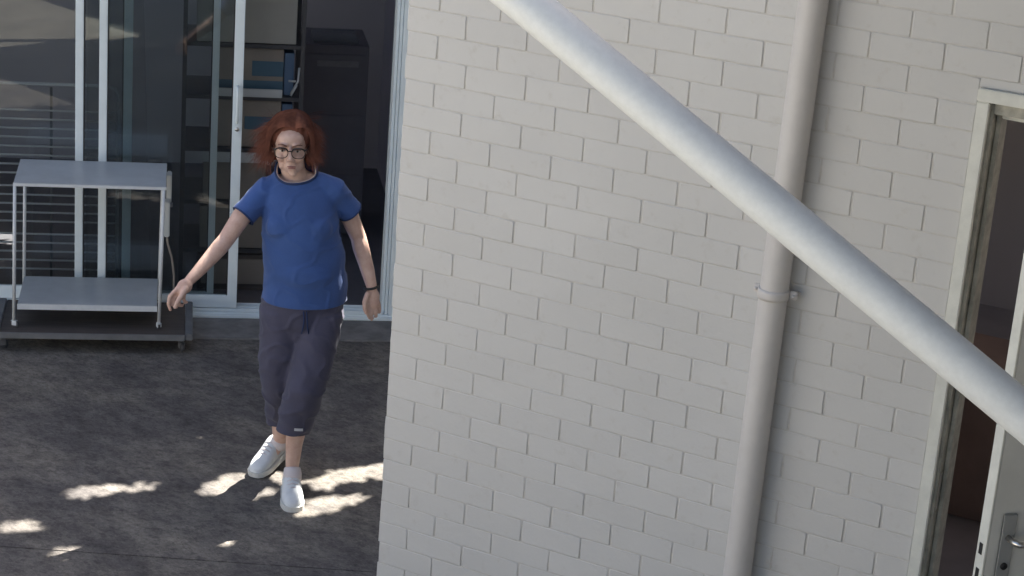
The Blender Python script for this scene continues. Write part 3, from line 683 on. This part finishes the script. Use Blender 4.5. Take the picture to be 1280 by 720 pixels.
# shoes: rings along the foot, heel to toe
def shoe(heel, toe, yaw_up=0.0):
    sh_ = bpy.data.objects.new('shoe', None); C.objects.link(sh_); sh_.parent = wm
    h, t_ = V(*heel), V(*toe); d = (t_ - h); L = d.length; dn = d.normalized(); side = dn.cross(Vector((0, 0, 1))).normalized(); up = side.cross(dn)
    prof = [(0.0, .020, .052), (.04, .030, .066), (.12, .037, .094), (.26, .039, .108), (.38, .040, .096), (.55, .043, .070), (.70, .047, .057), (.82, .043, .046), (.92, .035, .038), (.985, .020, .028), (1.0, .006, .018)]
    bm = bmesh.new(); rings = []
    for f_, hw, hh in prof:
        c = h + dn * L * f_; rg = []
        for k in range(24):
            th = 2 * math.pi * k / 24; cx_, cz_ = math.cos(th), math.sin(th)
            x = hw * math.copysign(abs(cx_) ** .75, cx_); z = hh * (.5 + .5 * math.copysign(abs(cz_) ** .75, cz_))
            if z > hh * .5: x *= 1 - .35 * (z / hh - .5)
            rg.append(bm.verts.new(c + side * x + up * (z + .012)))
        rings.append(rg)
    for a, b in zip(rings, rings[1:]):
        for k in range(24): bm.faces.new((a[k], a[(k + 1) % 24], b[(k + 1) % 24], b[k]))
    bm.faces.new(rings[0]); bm.faces.new(rings[-1])
    o = obj('upper', bm, M['shoe'], sh_, True); s_ = o.modifiers.new('sub', 'SUBSURF'); s_.levels = s_.render_levels = 1
    bm = bmesh.new(); lo, hi = [], []
    out = []
    for f_, hw, _ in prof: out.append((f_, hw + .004))
    pts = [h + dn * (L * f_ + (.004 if f_ > .9 else 0)) + side * hw for f_, hw in out] + [h + dn * (L * f_ + (.004 if f_ > .9 else 0)) - side * hw for f_, hw in out[::-1]]
    lo = [bm.verts.new(p) for p in pts]; hi = [bm.verts.new(p + up * .022) for p in pts]; n_ = len(lo)
    for k in range(n_): bm.faces.new((lo[k], lo[(k + 1) % n_], hi[(k + 1) % n_], hi[k]))
    bm.faces.new(lo[::-1]); bm.faces.new(hi); obj('sole', bm, M['sole'], sh_)
    # laces and topline
    for k in range(4):
        f_ = .42 + .075 * k; hh = .088 - .036 * (k / 4) + .012
        c = h + dn * L * f_
        bm = bmesh.new(); tube(bm, [c + side * .022 + up * (hh - .006), c + up * (hh + .003), c - side * .022 + up * (hh - .006)], .0028, 8); obj('lace', bm, M['sock'], sh_, True)
    return sh_
shoe((.004, .035, 0), (.022, .272, 0)); shoe((-.034, -.262, .038), (-.152, -.062, .004))
for p, q in (((.011, .088, .122), (.013, .112, .072)), ((-.043, -.186, .140), (-.060, -.185, .095))):
    bm = bmesh.new(); p_, q_ = V(*p), V(*q); tube(bm, [p_, p_.lerp(q_, .12), p_.lerp(q_, .5), q_], [.0315, .0350, .0390, .038], 24); obj('sock', bm, M['sock'], wm, True)

# face details
bm = bmesh.new(); ball(bm, V(HA + .009, .1335, 1.4395), (.019, .005, .0026)); ball(bm, V(HA + .0095, .1315, 1.4325), (.016, .005, .0034)); obj('lips', bm, M['lips'], bo, True)
for s in (-1, 1):
    ex = HA + s * .030
    bm = bmesh.new(); ball(bm, V(ex, .108, 1.498), (.0115, .0085, .0052)); e_ = obj('eye', bm, M['eyew'], bo, True)
    bm = bmesh.new(); ball(bm, V(ex, .1145, 1.498), (.0048, .0035, .0048)); obj('iris', bm, M['iris'], e_, True)
    bm = bmesh.new(); tube(bm, [V(ex - s * .018, .1335, 1.522), V(ex, .1330, 1.528), V(ex + s * .018, .122, 1.525)], [.0022, .0034, .0016], 8); obj('eyebrow', bm, M['brow'], bo, True)
    bm = bmesh.new(); tube(bm, [V(ex - s*.0115, .1155, 1.5035), V(ex, .1185, 1.505), V(ex + s * .0125, .113, 1.5025)], .0017, 6); obj('eyelid', bm, M['brow'], bo, True)
gl = bpy.data.objects.new('glasses', None); C.objects.link(gl); gl.parent = wm
GZ, GB = 1.497, .146
for s in (-1, 1):
    cx_ = HA + s * .0335; pts = []
    for k in range(32):
        th = 2 * math.pi * k / 32; cc, ss = math.cos(th), math.sin(th)
        x = .0265 * math.copysign(abs(cc) ** .75, cc); z = .0205 * math.copysign(abs(ss) ** .75, ss)
        if z < 0: x *= 1 + z * 6
        pts.append(V(cx_ + x, GB - .35 * (x * s) ** 2 * 20 * (1 if x * s > 0 else 0), GZ + z))
    bm = bmesh.new(); tube(bm, pts, .0017, 8, closed=True); rim = obj('rim', bm, M['frame'], gl, True)
    up_ = [p for p in pts if p.z > GZ + .008]; up_.sort(key=lambda p: p.x)
    bm = bmesh.new(); tube(bm, up_, .0034, 8); obj('brow_bar', bm, M['frame'], gl, True)
    bm = bmesh.new(); bm.faces.new([bm.verts.new(p) for p in pts]); bmesh.ops.triangulate(bm, faces=bm.faces[:]); obj('lens', bm, lens_mat, rim)
    bm = bmesh.new(); tube(bm, [V(HA + s * .060, GB - .008, GZ + .012), V(HA + s * .068, GB - .03, GZ + .011), V(HA + s * .074, .03, GZ + .004), V(HA + s * .076, .0, GZ - .015)], .0024, 8); obj('temple', bm, M['frame'], gl, True)
bm = bmesh.new(); tube(bm, [V(HA - .009, GB, GZ + .006), V(HA, GB + .004, GZ + .010), V(HA + .009, GB, GZ + .006)], .0026, 8); obj('bridge', bm, M['frame'], gl, True)
for s in (1,):
    bm = bmesh.new(); ball(bm, V(HA + s * .079, .030, 1.462), (.004, .004, .007)); obj('earring', bm, M['silver'], wm, True)
bm = bmesh.new(); tube(bm, [V(.304, -.001, .904) + Vector((.0275 * math.cos(2 * math.pi * k / 28), .0265 * math.sin(2 * math.pi * k / 28), .006 * math.cos(2 * math.pi * k / 28))) for k in range(28)], .0055, 10, closed=True); obj('wristband', bm, M['band'], wm, True)

# hair: scalp volume plus strands
rh = random.Random(3)
bm = bmesh.new()
B(bm, HA, .006, 1.545, (.086, .100, .088)); B(bm, HA - .006, -.035, 1.49, (.088, .065, .085)); B(bm, HA + .003, .030, 1.578, (.070, .070, .046))
B(bm, HA - .078, -.012, 1.475, (.024, .045, .065)); B(bm, HA + .080, -.012, 1.475, (.026, .045, .068)); B(bm, HA + .064, .050, 1.555, (.017, .034, .040)); B(bm, HA - .064, .050, 1.555, (.016, .034, .040))
hb = remesh(bm, .005, 4, .5)
wrinkle(hb, lambda p: noise.noise(Vector((p.x * 60, p.y * 12, p.z * 22))) + .6 * noise.noise(Vector((p.x * 130, p.y * 20, p.z * 40))), .0018)
for v in hb.verts: v.co.y = v.co.y
hair = obj('hair', hb, M['hair'], wm, True)
def strand(bm, pts, w0):
    side = Vector((1, 0, 0)); prev = None; n_ = len(pts)
    for i, p in enumerate(pts):
        d = (pts[min(i + 1, n_ - 1)] - pts[max(i - 1, 0)]).normalized(); s_ = d.cross(Vector((.05, -1, .1))).normalized(); w_ = w0 * (1 - .75 * i / (n_ - 1))
        r_ = (bm.verts.new(p - s_ * w_), bm.verts.new(p + s_ * w_))
        if prev: bm.faces.new((prev[0], prev[1], r_[1], r_[0]))
        prev = r_
sbm = bmesh.new()
def along(p, d, ln, n_, droop, curl):
    pts = []; d = d.normalized()
    for k in range(n_):
        pts.append(p.copy()); p = p + d * ln / (n_ - 1)
        d = (d + Vector((rh.uniform(-.13, .13) + curl * .07, rh.uniform(-.12, .12), rh.uniform(-.13, .13) - droop))).normalized()
    return pts
for i in range(2400):     # combed over the crown, from the parting down to the temples
    s = rh.choice((-1, -1, 1)); f_ = rh.uniform(-.07, .101); px_ = HA + .018 + rh.uniform(-.004, .004)
    p0 = V(px_, f_, 1.545 + .090 * math.sqrt(max(0, 1 - ((f_ - .006) / .105) ** 2)) + .005); e_ = V(HA + s * rh.uniform(.084, .099), min(.086, f_ * .75 + rh.uniform(-.02, .03)), rh.uniform(1.47, 1.545))
    m_ = V(HA + s * .080, f_ * 1.05 + (.016 if f_ > .03 else 0), 1.630 + rh.uniform(-.006, .003)); q_ = [p0.lerp(m_, t_ / 8).lerp(m_.lerp(e_, t_ / 8), t_ / 8) for t_ in range(9)]
    q_ = [v + Vector((0, 0, rh.uniform(-.0012, .0012))) for v in q_]
    strand(sbm, q_, .0011)
for i in range(1700):     # loose hair falling at the sides and lifting a little outward
    s = rh.choice((-1, 1)); base = Vector((HA + s * rh.uniform(.060, .094), rh.uniform(-.06, .055), rh.uniform(1.455, 1.585)))
    ln = rh.uniform(.045, .09 if s > 0 else .115); d = Vector((s * rh.uniform(.0, 1.0), rh.uniform(-.25, .2), rh.uniform(-1.1, -.05)))
    strand(sbm, along(base, d, ln, 8, .10, -s * rh.uniform(0, 1)), .0008)
for i in range(160):      # flyaways
    s = rh.choice((-1, 1)); base = Vector((HA + s * rh.uniform(.03, .09), rh.uniform(-.06, .05), rh.uniform(1.50, 1.62)))
    strand(sbm, along(base, Vector((s * rh.uniform(.3, 1), rh.uniform(-.3, .3), rh.uniform(-.4, .6))), rh.uniform(.03, .075), 6, .12, 0), .0004)
so_ = obj('strands', sbm, M['hair'], hair); so_['kind'] = 'stuff'

# ---------------------------------------------------------------- tree behind the buildings that throws the dappled shade
CAPS = [  # sunny patches on the slab: gaps in the foliage line up with these (x0, y0, x1, y1, radius)
    (-1.45, -.03, -1.37, .08, .024), (-1.36, .09, -1.26, .24, .006), (-1.46, -.44, -1.38, -.37, .012), (-.83, .005, -.73, .10, .040),
    (-1.02, .33, -1.02, .46, .028), (-1.02, .46, -.94, .58, .034), (-.92, .60, -.87, .62, .035), (-.88, .38, -.83, .48, .012),
    (-.605, .40, -.57, .46, .030), (-.57, .42, -.49, .66, .010), (-.60, .50, -.57, .56, .026), (-.715, .64, -.68, .74, .028), (-.665, .80, -.615, .88, .046), (-.60, .95, -.54, 1.05, .010), (-.56, .86, -.51, .93, .010)]
def hit(x, y, pad):
    for x0, y0, x1, y1, r in CAPS:
        dx, dy = x1 - x0, y1 - y0; t_ = max(0, min(1, ((x - x0) * dx + (y - y0) * dy) / (dx * dx + dy * dy))); 
        if (x - x0 - dx * t_) ** 2 + (y - y0 - dy * t_) ** 2 < (r + pad) ** 2: return True
    return False
RIM = []
for a, b, z, r in ((.205, -.02, .945, .020), (-.455, .24, .878, .021), (.245, -.045, 1.10, .012)):
    q = Vector((P0.x + a * .836 + b * .549, P0.y + a * .549 - b * .836, G + z)); k = (q.z - G) / sd.z; g_ = q - sd * k; RIM.append((g_.x, g_.y, r))
tree = thing('leafy_tree', 'dense leafy tree behind the low building casting dappled shade', 'tree', (-3.6, 5.9, G))
bm = bmesh.new(); tube(bm, [(0, 0, 0), (.1, -.1, 1.5), (.2, -.4, 2.8), (.5, -.8, 3.8)], [.22, .17, .14, .10], 14); obj('trunk', bm, M['bark'], tree, True)
for e_ in ([(.2, -.4, 2.8), (1.2, -1.0, 3.7), (2.6, -1.5, 4.4)], [(.2, -.4, 2.8), (-.6, -1.0, 4.0), (-.8, -1.4, 5.5)], [(.5, -.8, 3.8), (1.2, -1.4, 5.4), (1.8, -1.7, 6.8)]):
    bm = bmesh.new(); tube(bm, e_, [.09, .06, .03], 10); o = obj('limb', bm, M['bark'], tree, True)
rl = random.Random(11); vs = []; fs = []
for i in range(54000):
    x, y, z = rl.uniform(-4.3, .35), rl.uniform(3.6, 4.5), G + rl.uniform(3.0, 8.2)
    sz = rl.uniform(.045, .075); k = (z - G) / sd.z; gx, gy = x - sd.x * k, y - sd.y * k
    if hit(gx, gy, sz * .85) and rl.random() > .012: continue
    if any((gx - a) ** 2 + (gy - b) ** 2 < (r + sz) ** 2 for a, b, r in RIM): continue
    rot = Euler((rl.uniform(-.9, .9), rl.uniform(-.9, .9), rl.uniform(0, 6.28))).to_matrix(); n0 = len(vs); c = Vector((x + 3.6, y - 5.9, z - G))
    for u, v_ in ((-1, 0), (0, -.5), (1, 0), (0, .5)): vs.append(c + rot @ Vector((u * sz, v_ * sz, abs(u) * -.01)))
    fs.append((n0, n0 + 1, n0 + 2, n0 + 3))
me = bpy.data.meshes.new('crown'); me.from_pydata(vs, [], fs); o = link('crown', me, M['leaf'], tree); o['kind'] = 'stuff'
